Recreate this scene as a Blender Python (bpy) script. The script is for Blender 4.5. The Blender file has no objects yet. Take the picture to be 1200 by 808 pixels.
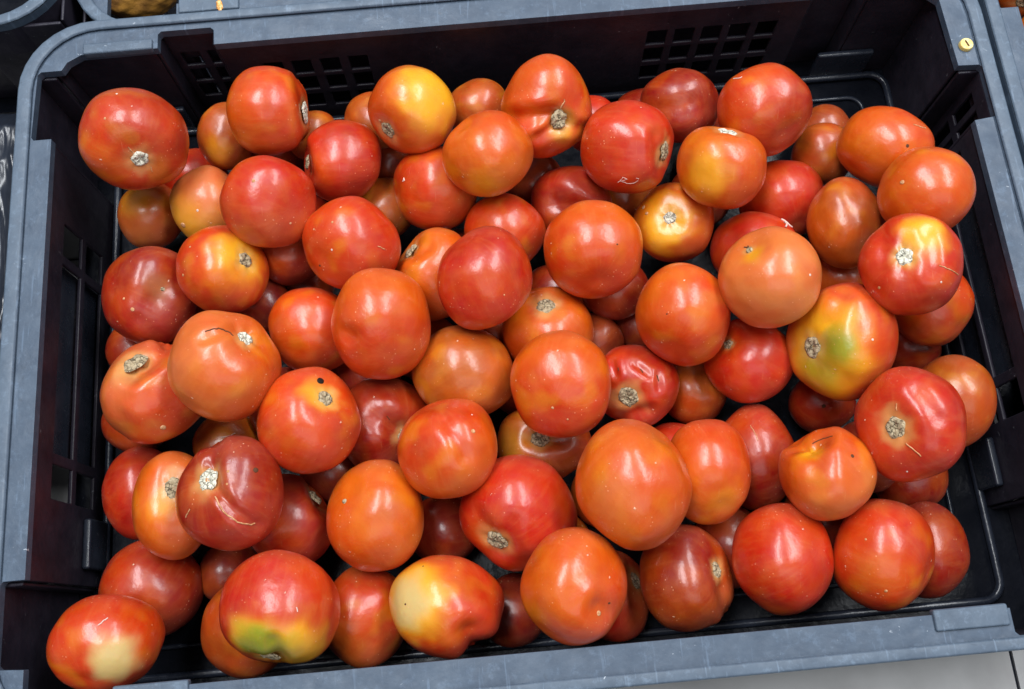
import bpy, bmesh, math, random
from mathutils import Vector, Matrix, noise, Euler
from mathutils.bvhtree import BVHTree
from mathutils.geometry import delaunay_2d_cdt

S = bpy.context.scene
COL = S.collection

# ------------------------------------------------------------------ camera
CAM_LOC = Vector((-0.0197, -0.1786, 0.6127))
CAM_ROT = Euler((0.291, 0.0108, -0.0888), 'XYZ')
FPX = 1113.0                                    # focal length in pixels of the 1200 px wide photograph
cam = bpy.data.cameras.new('camera')
cam.sensor_width = 36.0
cam.lens = 36.0 * FPX / 1200.0
cam.clip_start = 0.01
cam.clip_end = 60
cam_ob = bpy.data.objects.new('camera', cam)
cam_ob.location = CAM_LOC
cam_ob.rotation_euler = CAM_ROT
COL.objects.link(cam_ob)
S.camera = cam_ob
RM = CAM_ROT.to_matrix()

# ------------------------------------------------------------------ indoor light
W = bpy.data.worlds.new('World')
S.world = W
W.use_nodes = True
bg = W.node_tree.nodes['Background']
bg.inputs[0].default_value = (0.80, 0.90, 1.0, 1)
bg.inputs[1].default_value = 0.14


def area(name, loc, sx, sy, power, col=(1, 0.97, 0.94), aim=(0, 0, 0)):
    l = bpy.data.lights.new(name, 'AREA')
    l.shape = 'RECTANGLE'; l.size = sx; l.size_y = sy; l.energy = power; l.color = col
    o = bpy.data.objects.new(name, l)
    o.location = loc
    d = Vector(loc) - Vector(aim)
    o.rotation_euler = (-math.atan2(d.y, d.z), math.atan2(d.x, d.z), 0)      # long side along the shop aisle
    COL.objects.link(o)
    return o


area('ceiling_tube_lamp', (-0.45, 0.75, 2.1), 0.44, 1.9, 50, (0.94, 0.97, 1.0), (-0.45, 0.75, 0))
area('ceiling_tube_lamp', (1.05, 0.85, 2.1), 0.44, 2.1, 50, (0.94, 0.97, 1.0), (0.9, 0.85, 0))
area('ceiling_panel_lamp', (0.3, -1.6, 2.2), 2.4, 1.2, 12, (0.93, 0.97, 1.0), (0, 0, 0))

vs = S.view_settings
vs.view_transform = 'Standard'
vs.look = 'None'
vs.exposure = 0.15
vs.gamma = 1.0
S.render.resolution_x = 1024
S.render.resolution_y = 689
S.render.engine = 'CYCLES'


# ------------------------------------------------------------------ helpers
def tag(o, label=None, cat=None, group=None, kind=None):
    if label: o['label'] = label
    if cat: o['category'] = cat
    if group: o['group'] = group
    if kind: o['kind'] = kind
    return o


def empty(name, loc=(0, 0, 0)):
    o = bpy.data.objects.new(name, None)
    o.location = loc
    o.empty_display_size = 0.02
    COL.objects.link(o)
    return o


def link(name, me, mat, parent=None, smooth=False):
    o = bpy.data.objects.new(name, me)
    if mat and not me.materials: me.materials.append(mat)
    if parent: o.parent = parent
    if smooth:
        me.polygons.foreach_set('use_smooth', [True] * len(me.polygons))
    COL.objects.link(o)
    return o


def bevel(o, w=0.0012, seg=2):
    m = o.modifiers.new('bevel', 'BEVEL')
    m.width = w; m.segments = seg; m.limit_method = 'ANGLE'; m.angle_limit = math.radians(40)
    o.data.polygons.foreach_set('use_smooth', [True] * len(o.data.polygons))
    o.modifiers.new('wn', 'WEIGHTED_NORMAL').keep_sharp = True
    return o


class MB:
    def __init__(self): self.v = []; self.f = []

    def box(self, x0, x1, y0, y1, z0, z1):
        n = len(self.v)
        self.v += [(x0, y0, z0), (x1, y0, z0), (x1, y1, z0), (x0, y1, z0), (x0, y0, z1), (x1, y0, z1), (x1, y1, z1), (x0, y1, z1)]
        self.f += [tuple(n + k for k in q) for q in ((3, 2, 1, 0), (4, 5, 6, 7), (0, 1, 5, 4), (1, 2, 6, 5), (2, 3, 7, 6), (3, 0, 4, 7))]

    def panel(self, p0, p1, z0, z1, th, holes=()):
        """vertical slab from p0 to p1 (inner face), thickness th to the LEFT of p0->p1, holes as (u0,u1,z0,z1)"""
        p0 = Vector(p0); p1 = Vector(p1); L = (p1 - p0).length; d = (p1 - p0) / L
        nrm = Vector((-d.y, d.x))
        self.grid(lambda u, z, w: (p0.x + d.x * u + nrm.x * w, p0.y + d.y * u + nrm.y * w, z), 0, L, z0, z1, 0, th, holes)

    def grid(self, fn, u0, u1, z0, z1, w0, w1, holes):
        us = sorted({u0, u1} | {h for q in holes for h in q[:2]}); zs = sorted({z0, z1} | {h for q in holes for h in q[2:]})
        us = [u for u in us if u0 <= u <= u1]; zs = [z for z in zs if z0 <= z <= z1]
        idx = {}

        def V(i, j, k):
            if (i, j, k) not in idx:
                idx[(i, j, k)] = len(self.v); self.v.append(fn(us[i], zs[j], (w0, w1)[k]))
            return idx[(i, j, k)]
        nu, nz = len(us) - 1, len(zs) - 1

        def solid(i, j):
            if i < 0 or j < 0 or i >= nu or j >= nz: return False
            cu, cz = (us[i] + us[i + 1]) / 2, (zs[j] + zs[j + 1]) / 2
            return not any(h[0] < cu < h[1] and h[2] < cz < h[3] for h in holes)
        for i in range(nu):
            for j in range(nz):
                if not solid(i, j): continue
                self.f.append((V(i, j, 0), V(i + 1, j, 0), V(i + 1, j + 1, 0), V(i, j + 1, 0)))
                self.f.append((V(i, j, 1), V(i, j + 1, 1), V(i + 1, j + 1, 1), V(i + 1, j, 1)))
                for (a, b, ni, nj) in (((i, j), (i + 1, j), i, j - 1), ((i + 1, j), (i + 1, j + 1), i + 1, j), ((i + 1, j + 1), (i, j + 1), i, j + 1), ((i, j + 1), (i, j), i - 1, j)):
                    if not solid(ni, nj):
                        self.f.append((V(*a, 0), V(*a, 1), V(*b, 1), V(*b, 0)))

    def plate(self, outer, inner, z0, z1):
        """flat ring between two closed outlines"""
        n0, n1 = len(outer), len(inner)
        co = [Vector(p) for p in outer] + [Vector(p) for p in inner]
        eds = [(i, (i + 1) % n0) for i in range(n0)] + [(n0 + i, n0 + (i + 1) % n1) for i in range(n1)]
        vv, ee, ff, *_ = delaunay_2d_cdt(co, eds, [], 0, 1e-7)

        def inside(p, poly):
            c = False
            for i in range(len(poly)):
                a, b = poly[i], poly[i - 1]
                if (a[1] > p.y) != (b[1] > p.y) and p.x < (b[0] - a[0]) * (p.y - a[1]) / (b[1] - a[1]) + a[0]: c = not c
            return c
        base = len(self.v); N = len(vv)
        self.v += [(p.x, p.y, z1) for p in vv] + [(p.x, p.y, z0) for p in vv]
        for t in ff:
            c = sum((vv[k] for k in t), Vector((0, 0))) / len(t)
            if inside(c, outer) and not (inner and inside(c, inner)):
                a, b, d = (vv[k] for k in t[:3])
                t = list(t)
                if (b - a).cross(d - a) < 0: t.reverse()
                self.f.append(tuple(base + k for k in t)); self.f.append(tuple(base + N + k for k in reversed(t)))
        for n, off in ((n0, 0), (n1, n0)):
            for i in range(n):
                a, b = off + i, off + (i + 1) % n
                # CDT keeps input order of distinct points
                self.f.append((base + a, base + N + a, base + N + b, base + b))

    def tube(self, pts, r, n=6, closed=False):
        pts = [Vector(p) for p in pts]; base = len(self.v); m = len(pts)
        for i, p in enumerate(pts):
            a = pts[(i - 1) % m] if (closed or i) else p; b = pts[(i + 1) % m] if (closed or i < m - 1) else p
            d = (b - a).normalized(); s = d.cross(Vector((0, 0, 1)))
            s = s.normalized() if s.length > 1e-4 else Vector((1, 0, 0)); t = s.cross(d)
            for k in range(n):
                q = p + r * (math.cos(2 * math.pi * k / n) * s + math.sin(2 * math.pi * k / n) * t); self.v.append(tuple(q))
        for i in range(m if closed else m - 1):
            for k in range(n):
                a = base + i * n + k; b = base + i * n + (k + 1) % n; c = base + ((i + 1) % m) * n
                self.f.append((a, c + k, c + (k + 1) % n, b))

    def build(self, name, mat, parent=None, smooth=False, fixn=True):
        me = bpy.data.meshes.new(name); me.from_pydata(self.v, [], self.f); me.validate()
        if fixn:
            bm = bmesh.new(); bm.from_mesh(me); bmesh.ops.recalc_face_normals(bm, faces=bm.faces)
            loose = [v for v in bm.verts if not v.link_faces]; bmesh.ops.delete(bm, geom=loose, context='VERTS')
            bm.to_mesh(me); bm.free()
        return link(name, me, mat, parent, smooth)


# ------------------------------------------------------------------ materials
def newmat(name):
    m = bpy.data.materials.new(name); m.use_nodes = True
    nt = m.node_tree; b = nt.nodes['Principled BSDF']
    return m, nt, b


def nd(nt, t, **kw):
    n = nt.nodes.new(t)
    for k, v in kw.items():
        if k.startswith('i_'):
            n.inputs[k[2:].replace('_', ' ')].default_value = v
        else: setattr(n, k, v)
    return n


def noise_fac(nt, vec, scale, detail=4, lo=0.4, hi=0.6, rough=0.55, dist=0.0):
    n = nd(nt, 'ShaderNodeTexNoise'); n.inputs['Scale'].default_value = scale; n.inputs['Detail'].default_value = detail
    n.inputs['Roughness'].default_value = rough; n.inputs['Distortion'].default_value = dist
    nt.links.new(vec, n.inputs['Vector'])
    r = nd(nt, 'ShaderNodeMapRange'); r.inputs[1].default_value = lo; r.inputs[2].default_value = hi
    nt.links.new(n.outputs[0], r.inputs[0])
    return r.outputs[0]


def mixc(nt, fac, a, b, mode='MIX'):
    m = nd(nt, 'ShaderNodeMix', data_type='RGBA', blend_type=mode)
    for s, v in ((m.inputs[0], fac), (m.inputs[6], a), (m.inputs[7], b)):
        if hasattr(v, 'is_linked') or hasattr(v, 'links'): nt.links.new(v, s)
        elif isinstance(v, (int, float)): s.default_value = v
        else: s.default_value = (*v, 1)
    return m.outputs[2]


def mth(nt, op, a, b=0.0):
    m = nd(nt, 'ShaderNodeMath', operation=op)
    for s, v in ((m.inputs[0], a), (m.inputs[1], b)):
        if hasattr(v, 'links'): nt.links.new(v, s)
        else: s.default_value = v
    return m.outputs[0]


def coords(nt, scale=(1, 1, 1), kind='Object', rot=(0, 0, 0)):
    tc = nd(nt, 'ShaderNodeTexCoord'); mp = nd(nt, 'ShaderNodeMapping')
    mp.inputs['Scale'].default_value = scale; mp.inputs['Rotation'].default_value = rot
    nt.links.new(tc.outputs[kind], mp.inputs[0])
    return mp.outputs[0]


def tomato_skin():
    m, nt, b = newmat('tomato_skin')
    at = nd(nt, 'ShaderNodeAttribute', attribute_name='skin')
    v = coords(nt)
    # mottling of the flesh under the skin
    f1 = noise_fac(nt, v, 130, 5, 0.35, 0.68)
    c = mixc(nt, mth(nt, 'MULTIPLY', f1, 0.11), at.outputs[0], (0.78, 0.24, 0.02))
    f2 = noise_fac(nt, v, 45, 4, 0.48, 0.75)
    c = mixc(nt, mth(nt, 'MULTIPLY', f2, 0.20), c, (0.26, 0.012, 0.006))
    # faint fibres running stem to blossom
    ms = nd(nt, 'ShaderNodeAttribute', attribute_name='pole')
    f5 = noise_fac(nt, ms.outputs[1], 1.0, 3, 0.5, 0.72)
    c = mixc(nt, mth(nt, 'MULTIPLY', f5, 0.06), c, (0.85, 0.33, 0.12))
    # tiny pale dots (lenticels)
    vo = nd(nt, 'ShaderNodeTexVoronoi'); vo.inputs['Scale'].default_value = 330; nt.links.new(v, vo.inputs['Vector'])
    d1 = nd(nt, 'ShaderNodeMapRange'); d1.inputs[1].default_value = 0.16; d1.inputs[2].default_value = 0.06
    nt.links.new(vo.outputs['Distance'], d1.inputs[0])
    gate = noise_fac(nt, v, 60, 2, 0.50, 0.60)
    c = mixc(nt, mth(nt, 'MULTIPLY', mth(nt, 'MULTIPLY', d1.outputs[0], gate), 0.55), c, (0.90, 0.45, 0.25))
    # sparse dried specks and dust, pale dots also painting in glints
    v2 = nd(nt, 'ShaderNodeTexVoronoi'); v2.inputs['Scale'].default_value = 95
    wob = nd(nt, 'ShaderNodeTexNoise'); wob.inputs['Scale'].default_value = 900; nt.links.new(v, wob.inputs['Vector'])
    add = nd(nt, 'ShaderNodeMixRGB', blend_type='ADD'); add.inputs[0].default_value = 0.0022
    nt.links.new(v, add.inputs[1]); nt.links.new(wob.outputs['Color'], add.inputs[2]); nt.links.new(add.outputs[0], v2.inputs['Vector'])
    sp = nd(nt, 'ShaderNodeMapRange'); sp.inputs[1].default_value = 0.065; sp.inputs[2].default_value = 0.03
    nt.links.new(v2.outputs['Distance'], sp.inputs[0])
    sel = nd(nt, 'ShaderNodeSeparateColor'); nt.links.new(v2.outputs['Color'], sel.inputs[0])
    spk = mth(nt, 'MULTIPLY', sp.outputs[0], mth(nt, 'GREATER_THAN', sel.outputs[0], 0.60))
    c = mixc(nt, mth(nt, 'MULTIPLY', spk, 0.7), c, (0.85, 0.62, 0.45))
    v3 = nd(nt, 'ShaderNodeTexVoronoi'); v3.inputs['Scale'].default_value = 210; nt.links.new(v, v3.inputs['Vector'])  # finer pale dots, tiny glints painted into the skin colour
    s3 = nd(nt, 'ShaderNodeMapRange'); s3.inputs[1].default_value = 0.10; s3.inputs[2].default_value = 0.05; nt.links.new(v3.outputs['Distance'], s3.inputs[0])
    e3 = nd(nt, 'ShaderNodeSeparateColor'); nt.links.new(v3.outputs['Color'], e3.inputs[0])
    k3 = mth(nt, 'MULTIPLY', mth(nt, 'MULTIPLY', s3.outputs[0], mth(nt, 'GREATER_THAN', e3.outputs[1], 0.72)), noise_fac(nt, v, 38, 2, 0.45, 0.6))
    c = mixc(nt, mth(nt, 'MULTIPLY', k3, 0.6), c, (0.85, 0.60, 0.42))
    # thin brown scuffs
    sv = coords(nt, (500, 60, 60), rot=(0.4, 0.7, 0.9))
    c = mixc(nt, mth(nt, 'MULTIPLY', noise_fac(nt, sv, 1.0, 2, 0.72, 0.76), 0.10), c, (0.78, 0.42, 0.22))
    # greyish bloom / dust film
    f3 = noise_fac(nt, v, 26, 3, 0.45, 0.75)
    c = mixc(nt, mth(nt, 'MULTIPLY', f3, 0.05), c, (0.8, 0.6, 0.5))
    nt.links.new(c, b.inputs['Base Color'])
    r = nd(nt, 'ShaderNodeMapRange'); r.inputs[3].default_value = 0.34; r.inputs[4].default_value = 0.50
    nt.links.new(f3, r.inputs[0]); nt.links.new(r.outputs[0], b.inputs['Roughness'])
    b.inputs['Subsurface Weight'].default_value = 0.22
    b.inputs['Subsurface Radius'].default_value = (1.0, 0.28, 0.08)
    b.inputs['Subsurface Scale'].default_value = 0.006
    b.inputs['Specular IOR Level'].default_value = 0.42
    b.inputs['Coat Weight'].default_value = 0.50
    b.inputs['Coat Roughness'].default_value = 0.22
    b.inputs['Coat IOR'].default_value = 1.45
    f4 = nd(nt, 'ShaderNodeTexNoise'); f4.inputs['Scale'].default_value = 70; f4.inputs['Detail'].default_value = 5
    nt.links.new(v, f4.inputs['Vector'])
    bp = nd(nt, 'ShaderNodeBump'); bp.inputs['Strength'].default_value = 0.5; bp.inputs['Distance'].default_value = 0.0014
    h = mth(nt, 'ADD', f4.outputs[0], mth(nt, 'MULTIPLY', spk, 0.35))
    nt.links.new(h, bp.inputs['Height']); nt.links.new(bp.outputs[0], b.inputs['Normal']); nt.links.new(bp.outputs[0], b.inputs['Coat Normal'])
    return m


def simple(name, col, rough, spec=0.5, nscale=None, col2=None, lo=0.45, hi=0.6, amt=1.0, bump=0.0, bscale=200, scale=(1, 1, 1)):
    m, nt, b = newmat(name)
    b.inputs['Roughness'].default_value = rough; b.inputs['Specular IOR Level'].default_value = spec
    v = coords(nt, scale)
    if nscale:
        f = noise_fac(nt, v, nscale, 6, lo, hi)
        c = mixc(nt, mth(nt, 'MULTIPLY', f, amt), col, col2)
        nt.links.new(c, b.inputs['Base Color'])
    else: b.inputs['Base Color'].default_value = (*col, 1)
    if bump:
        n = nd(nt, 'ShaderNodeTexNoise'); n.inputs['Scale'].default_value = bscale; n.inputs['Detail'].default_value = 5
        nt.links.new(v, n.inputs['Vector'])
        bp = nd(nt, 'ShaderNodeBump'); bp.inputs['Strength'].default_value = bump; bp.inputs['Distance'].default_value = 0.001
        nt.links.new(n.outputs[0], bp.inputs['Height']); nt.links.new(bp.outputs[0], b.inputs['Normal'])
    return m


def worn_plastic(name, base, worn, rough, scuffs=1.0, spec=0.5):
    """dusty grey-blue moulded plastic with scratches and pale scuffs"""
    m, nt, b = newmat(name)
    v = coords(nt)
    c = mixc(nt, noise_fac(nt, v, 48, 8, 0.32, 0.72, 0.72), base, worn)
    c = mixc(nt, mth(nt, 'MULTIPLY', noise_fac(nt, v, 170, 6, 0.54, 0.78, 0.75), 0.6 * scuffs), c, tuple(min(1, x * 1.9) for x in worn))
    for rot, sc, a in ((0.35, (260, 22, 9), 0.30), (1.15, (300, 25, 7), 0.30), (2.3, (420, 45, 16), 0.35)):
        vv = coords(nt, sc, rot=(0, 0, rot))
        c = mixc(nt, mth(nt, 'MULTIPLY', noise_fac(nt, vv, 1.0, 3, 0.66, 0.74, 0.5), a * scuffs), c, tuple(min(1, x * 2.3) for x in worn))
    b.inputs['Specular IOR Level'].default_value = spec
    # chips
    c = mixc(nt, mth(nt, 'MULTIPLY', noise_fac(nt, v, 160, 3, 0.71, 0.76, 0.6, 1.5), 0.8 * scuffs), c, (0.55, 0.6, 0.66))
    c = mixc(nt, mth(nt, 'MULTIPLY', noise_fac(nt, v, 120, 4, 0.66, 0.8, 0.6, 0.8), 0.5), c, (0.02, 0.025, 0.035))
    nt.links.new(c, b.inputs['Base Color'])
    r = nd(nt, 'ShaderNodeMapRange'); r.inputs[3].default_value = rough; r.inputs[4].default_value = rough + 0.22
    nt.links.new(noise_fac(nt, v, 70, 5, 0.3, 0.7), r.inputs[0]); nt.links.new(r.outputs[0], b.inputs['Roughness'])
    n = nd(nt, 'ShaderNodeTexNoise'); n.inputs['Scale'].default_value = 180; n.inputs['Detail'].default_value = 6
    nt.links.new(v, n.inputs['Vector'])
    bp = nd(nt, 'ShaderNodeBump'); bp.inputs['Strength'].default_value = 0.5; bp.inputs['Distance'].default_value = 0.0007
    nt.links.new(n.outputs[0], bp.inputs['Height']); nt.links.new(bp.outputs[0], b.inputs['Normal'])
    return m


M = {}
M['skin'] = tomato_skin()
M['rim'] = worn_plastic('worn_rim_plastic', (0.040, 0.062, 0.098), (0.074, 0.106, 0.152), 0.42, 0.9)
M['edge'] = worn_plastic('worn_rim_edge_plastic', (0.062, 0.088, 0.126), (0.106, 0.144, 0.194), 0.45, 1.0)
M['wall'] = worn_plastic('dark_wall_plastic', (0.0110, 0.0098, 0.0165), (0.027, 0.023, 0.036), 0.34, 0.35, 0.38)
M['floor'] = worn_plastic('black_floor_plastic', (0.004, 0.005, 0.008), (0.009, 0.010, 0.015), 0.16, 0.12, 0.12)
M['ridge'] = worn_plastic('rubbed_ridge_plastic', (0.012, 0.015, 0.024), (0.026, 0.032, 0.048), 0.18, 0.3)
M['pin'] = simple('yellow_pin', (0.72, 0.52, 0.14), 0.4, 0.5, 400, (0.85, 0.72, 0.3))
M['tile'] = simple('floor_tile_glaze', (0.44, 0.435, 0.43), 0.35, 0.5, 14, (0.31, 0.30, 0.295), 0.42, 0.66, 0.9, 0.1, 60)
M['grout'] = simple('grout', (0.035, 0.04, 0.055), 0.9, 0.2)
M['bag'] = simple('black_plastic_bag', (0.016, 0.020, 0.03), 0.28, 0.6, None, None, bump=0.12, bscale=60)
M['potato'] = simple('rough_golden_skin', (0.42, 0.20, 0.035), 0.5, 0.4, 90, (0.20, 0.09, 0.025), 0.4, 0.65, 0.9, 0.9, 170)
M['dark'] = simple('dark_pit', (0.012, 0.008, 0.006), 0.7, 0.2)
M['crumb'] = simple('orange_crumb', (0.75, 0.30, 0.06), 0.6, 0.4, 700, (0.85, 0.55, 0.25))


def scar_mat(name, a, b_, dark):
    m, nt, b = newmat(name)
    v = coords(nt)
    c = mixc(nt, noise_fac(nt, v, 500, 4, 0.4, 0.62), a, b_)
    vo = nd(nt, 'ShaderNodeTexVoronoi', feature='DISTANCE_TO_EDGE'); vo.inputs['Scale'].default_value = 430; nt.links.new(v, vo.inputs['Vector'])
    r = nd(nt, 'ShaderNodeMapRange'); r.inputs[1].default_value = 0.10; r.inputs[2].default_value = 0.02; nt.links.new(vo.outputs['Distance'], r.inputs[0])
    g = mth(nt, 'MULTIPLY', r.outputs[0], noise_fac(nt, v, 300, 2, 0.42, 0.58))
    c = mixc(nt, mth(nt, 'MULTIPLY', g, 0.7), c, dark)
    nt.links.new(c, b.inputs['Base Color']); b.inputs['Roughness'].default_value = 0.85; b.inputs['Specular IOR Level'].default_value = 0.25
    bp = nd(nt, 'ShaderNodeBump'); bp.inputs['Strength'].default_value = 1.0; bp.inputs['Distance'].default_value = 0.0008
    n = nd(nt, 'ShaderNodeTexNoise'); n.inputs['Scale'].default_value = 1100; n.inputs['Detail'].default_value = 5; nt.links.new(v, n.inputs['Vector'])
    nt.links.new(mth(nt, 'SUBTRACT', n.outputs[0], g), bp.inputs['Height']); nt.links.new(bp.outputs[0], b.inputs['Normal'])
    return m


M['scar'] = scar_mat('corky_scar', (0.52, 0.42, 0.27), (0.33, 0.25, 0.15), (0.07, 0.05, 0.03))
M['scarw'] = scar_mat('pale_corky_scar', (0.80, 0.77, 0.64), (0.60, 0.56, 0.44), (0.12, 0.09, 0.06))
M['crack'] = simple('healed_crack', (0.50, 0.22, 0.09), 0.7, 0.3, 600, (0.68, 0.38, 0.20))
M['slit'] = simple('dark_crack', (0.10, 0.04, 0.02), 0.8, 0.2)
M['husk'] = simple('dry_calyx', (0.70, 0.52, 0.45), 0.8, 0.3)

# ------------------------------------------------------------------ ground
floor_ = tag(empty('tiled_floor', (0, 0, 0)), kind='structure')
FZ = -0.012
g = MB(); g.box(-3, 3, -3, 3, FZ - 0.02, FZ - 0.003); g.build('grout_bed', M['grout'], floor_)
tm = MB(); TS = 0.40; tm.box(-TS / 2 + 0.0011, TS / 2 - 0.0011, -TS / 2 + 0.0011, TS / 2 - 0.0011, -0.002, 0)
tproto = None
TX, TY = 0.2815, -0.30                      # where one joint crossing lies
for i in range(-4, 4):
    for j in range(-4, 4):
        if tproto is None:
            o = tm.build('tile', M['tile'], floor_); tproto = o
        else:
            o = tproto.copy(); COL.objects.link(o)
        o.location = (TX + (i + 0.5) * TS, TY + (j + 0.5) * TS, FZ)

# ------------------------------------------------------------------ crate
H = 0.098


def rrect(x, y, r, n=8):
    pts = []
    for cx, cy, a0 in ((x - r, y - r, 0), (-x + r, y - r, 90), (-x + r, -y + r, 180), (x - r, -y + r, 270)):
        for k in range(n + 1):
            a = math.radians(a0 + 90 * k / n); pts.append((cx + r * math.cos(a), cy + r * math.sin(a)))
    return pts


OX, OY = 0.3005, 0.2115
# inner outline of the flange, anticlockwise from the right wall going to the back
INNER = [(0.280, 0.091), (0.2925, 0.0925), (0.2935, 0.094), (0.2935, 0.1265), (0.2915, 0.1285), (0.2785, 0.1290), (0.2770, 0.1770), (0.2650, 0.1885),
         (0.2385, 0.1885), (0.2365, 0.1905), (0.2365, 0.1990), (0.2345, 0.2010), (0.2030, 0.2010), (0.2010, 0.1990), (0.2010, 0.1885),
         (-0.1805, 0.1885), (-0.1807, 0.1990), (-0.1827, 0.2010), (-0.2137, 0.2010), (-0.2157, 0.1990), (-0.2157, 0.1890),
         (-0.2635, 0.1886), (-0.2720, 0.1840), (-0.2753, 0.1785), (-0.2880, 0.1785), (-0.2900, 0.1765), (-0.2915, 0.1333), (-0.2900, 0.1313), (-0.2792, 0.1313),
         (-0.2800, -0.1305), (-0.2915, -0.1305), (-0.2930, -0.1325), (-0.2930, -0.1730), (-0.2910, -0.1750), (-0.2780, -0.1760), (-0.2780, -0.2035), (-0.2765, -0.2045), (-0.2354, -0.2045), (-0.2334, -0.2025), (-0.2334, -0.1905),
         (0.2334, -0.1905), (0.2334, -0.2025), (0.2354, -0.2045), (0.2750, -0.2045), (0.2770, -0.2025), (0.2780, -0.1760), (0.2910, -0.1750), (0.2930, -0.1730), (0.2930, -0.1325), (0.2915, -0.1305), (0.280, -0.1305)]


def slots_x(cols, rows): return [(a, b, c, d) for a, b in cols for c, d in rows]


ROWS = ((0.0145, 0.0300), (0.0355, 0.0510), (0.0550, 0.0705))


def make_crate(first=True):
    c = empty('vegetable_crate', (0, 0, 0))
    # flange and skirt
    m = MB(); m.plate(rrect(OX - 0.0005, OY - 0.0005, 0.046), INNER, H - 0.006, H); bevel(m.build('rim_flange', M['rim'], c), 0.0012)
    m = MB(); m.plate(rrect(OX, OY, 0.046), rrect(OX - 0.0085, OY - 0.0065, 0.040), H + 0.0003, H + 0.0030); bevel(m.build('rim_edge', M['edge'], c), 0.0014)
    m = MB(); m.plate(rrect(OX - 0.0008, OY - 0.0008, 0.045), rrect(OX - 0.0035, OY - 0.0035, 0.043), H - 0.030, H - 0.0062); m.build('rim_skirt', M['wall'], c)
    # tabs beside the notches
    for (x0, x1, y0, y1) in ((-0.2620, -0.2185, 0.1880, 0.1955), (0.1925, 0.2315, -0.1990, -0.1880), (-0.2315, -0.1925, -0.1990, -0.1880), (0.2395, 0.2610, 0.1880, 0.1955)):
        m = MB(); m.box(x0, x1, y0, y1, H - 0.004, H + 0.0020); bevel(m.build('stacking_tab', M['edge'], c), 0.0012)
    # walls: back, front, left, right
    T = 0.0028; zt = H - 0.0065
    bx = 0.0015
    m = MB()
    colsR = [(0.0975 + 0.0184 * k, 0.0975 + 0.0184 * k + 0.0130) for k in range(5)]
    colsL = [(-0.1010 - 0.0187 * k, -0.1010 - 0.0187 * k + 0.0125) for k in range(5)]
    yb = 0.1900
    m.grid(lambda u, z, w: (u, yb + w, z), -0.1805, 0.2010, 0.0, zt, 0, T, slots_x(colsL[:4] + colsR, ROWS))
    for s in (-1, 1):
        e = 0.02 if s > 0 else 0.0; x0, x1 = sorted((s * (0.1840 + e), s * (0.2130 + e)))
        ch = [(-0.2105, -0.1985), (-0.1930, -0.1845)] if s < 0 else []
        m.grid(lambda u, z, w: (u, 0.2020 + w, z), x0 - 0.003, x1 + 0.003, 0.0, zt, 0, T, slots_x(ch, ((0.0200, 0.0350), (0.0390, 0.0530), (0.0575, 0.0725))))
        a, b = sorted((s * (0.1806 + e), s * (0.1834 + e))); m.box(a, b, yb + T, 0.2020, 0, zt)
        a, b = sorted((s * (0.2160 + e), s * (0.2188 + e))); m.box(a, b, yb, 0.2048, 0, zt)
        a, b = sorted((s * (0.2190 + e), s * 0.2850)); m.box(a, b, yb, yb + T, 0, zt)
    bevel(m.build('long_wall', M['wall'], c), 0.0007, 1)
    m = MB(); yf = -0.1955
    m.grid(lambda u, z, w: (u, yf - w, z), -0.2334, 0.2334, 0.0, zt, 0, T, ())  # front kept solid, closing slots that would let light onto the tomatoes
    for s in (-1, 1):
        a, b = sorted((s * 0.2337, s * 0.2950)); m.box(a, b, -0.2080, -0.2052, 0, zt)
        a, b = sorted((s * 0.2337, s * 0.2362)); m.box(a, b, -0.2050, yf - T - 0.0002, 0, zt)
    bevel(m.build('long_wall', M['wall'], c), 0.0007, 1)
    longr = ((0.0155, 0.0400), (0.0455, 0.0710)); cols = ((-0.0835, -0.0635), (-0.0570, 0.0605), (0.0665, 0.0875))
    for s in (-1, 1):
        m = MB(); X = s * 0.2812
        top = 0.1313 if s < 0 else 0.0910
        colz = cols if s < 0 else cols[:2] + ((0.0665, 0.0840),)
        m.grid(lambda u, z, w: (X + s * w, u, z), -0.1305, top, 0.0, zt, 0, T, slots_x(colz, longr))
        ynt = (0.1318, 0.1782) if s < 0 else (0.0915, 0.1285)
        sl = slots_x(((0.1000, 0.1080), (0.1130, 0.1210)), ((0.050, 0.078), (0.015, 0.043))) if s > 0 else ()
        m.grid(lambda u, z, w: (s * 0.2935 + s * w, u, z), ynt[0], ynt[1], 0.0, zt, 0, T, sl)
        for yy in ynt: m.box(*sorted((s * 0.2811, s * 0.2964)), yy - 0.0014, yy + 0.0014, 0, zt - 0.0002)
        m.box(*sorted((s * 0.2790, s * 0.2815)), ynt[1] + 0.0014, 0.1900, 0, zt)
        m.box(*sorted((s * 0.2945, s * 0.2970)), -0.2050, -0.1306, 0, zt)
        m.box(*sorted((s * 0.2840, s * 0.2945)), -0.1330, -0.1306, 0, zt)
        bevel(m.build('end_wall', M['wall'], c), 0.0007, 1)
    # base closed and widened past the walls so gaps and slots stay dark
    m = MB(); hol = [(-0.240 + 0.0244 * i, -0.240 + 0.0244 * i + 0.015, -0.150 + 0.0244 * j, -0.150 + 0.0244 * j + 0.015) for i in range(20) for j in range(12)]
    m.grid(lambda u, z, w: (u, z, w), -0.2995, 0.2995, -0.2105, 0.2105, -0.004, 0.0, [])
    m.build('crate_base', M['floor'], c)
    m = MB(); m.tube([(x, y - 0.0015, 0.0035) for x, y in rrect(0.2775, 0.1860, 0.012, 5)], 0.0026, 8, True); m.build('base_ridge', M['ridge'], c, True)
    m = MB(); m.tube([(x, y - 0.001, 0.0015) for x, y in rrect(0.2580, 0.1690, 0.010, 5)], 0.0016, 8, True); m.build('base_ridge', M['ridge'], c, True)
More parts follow.
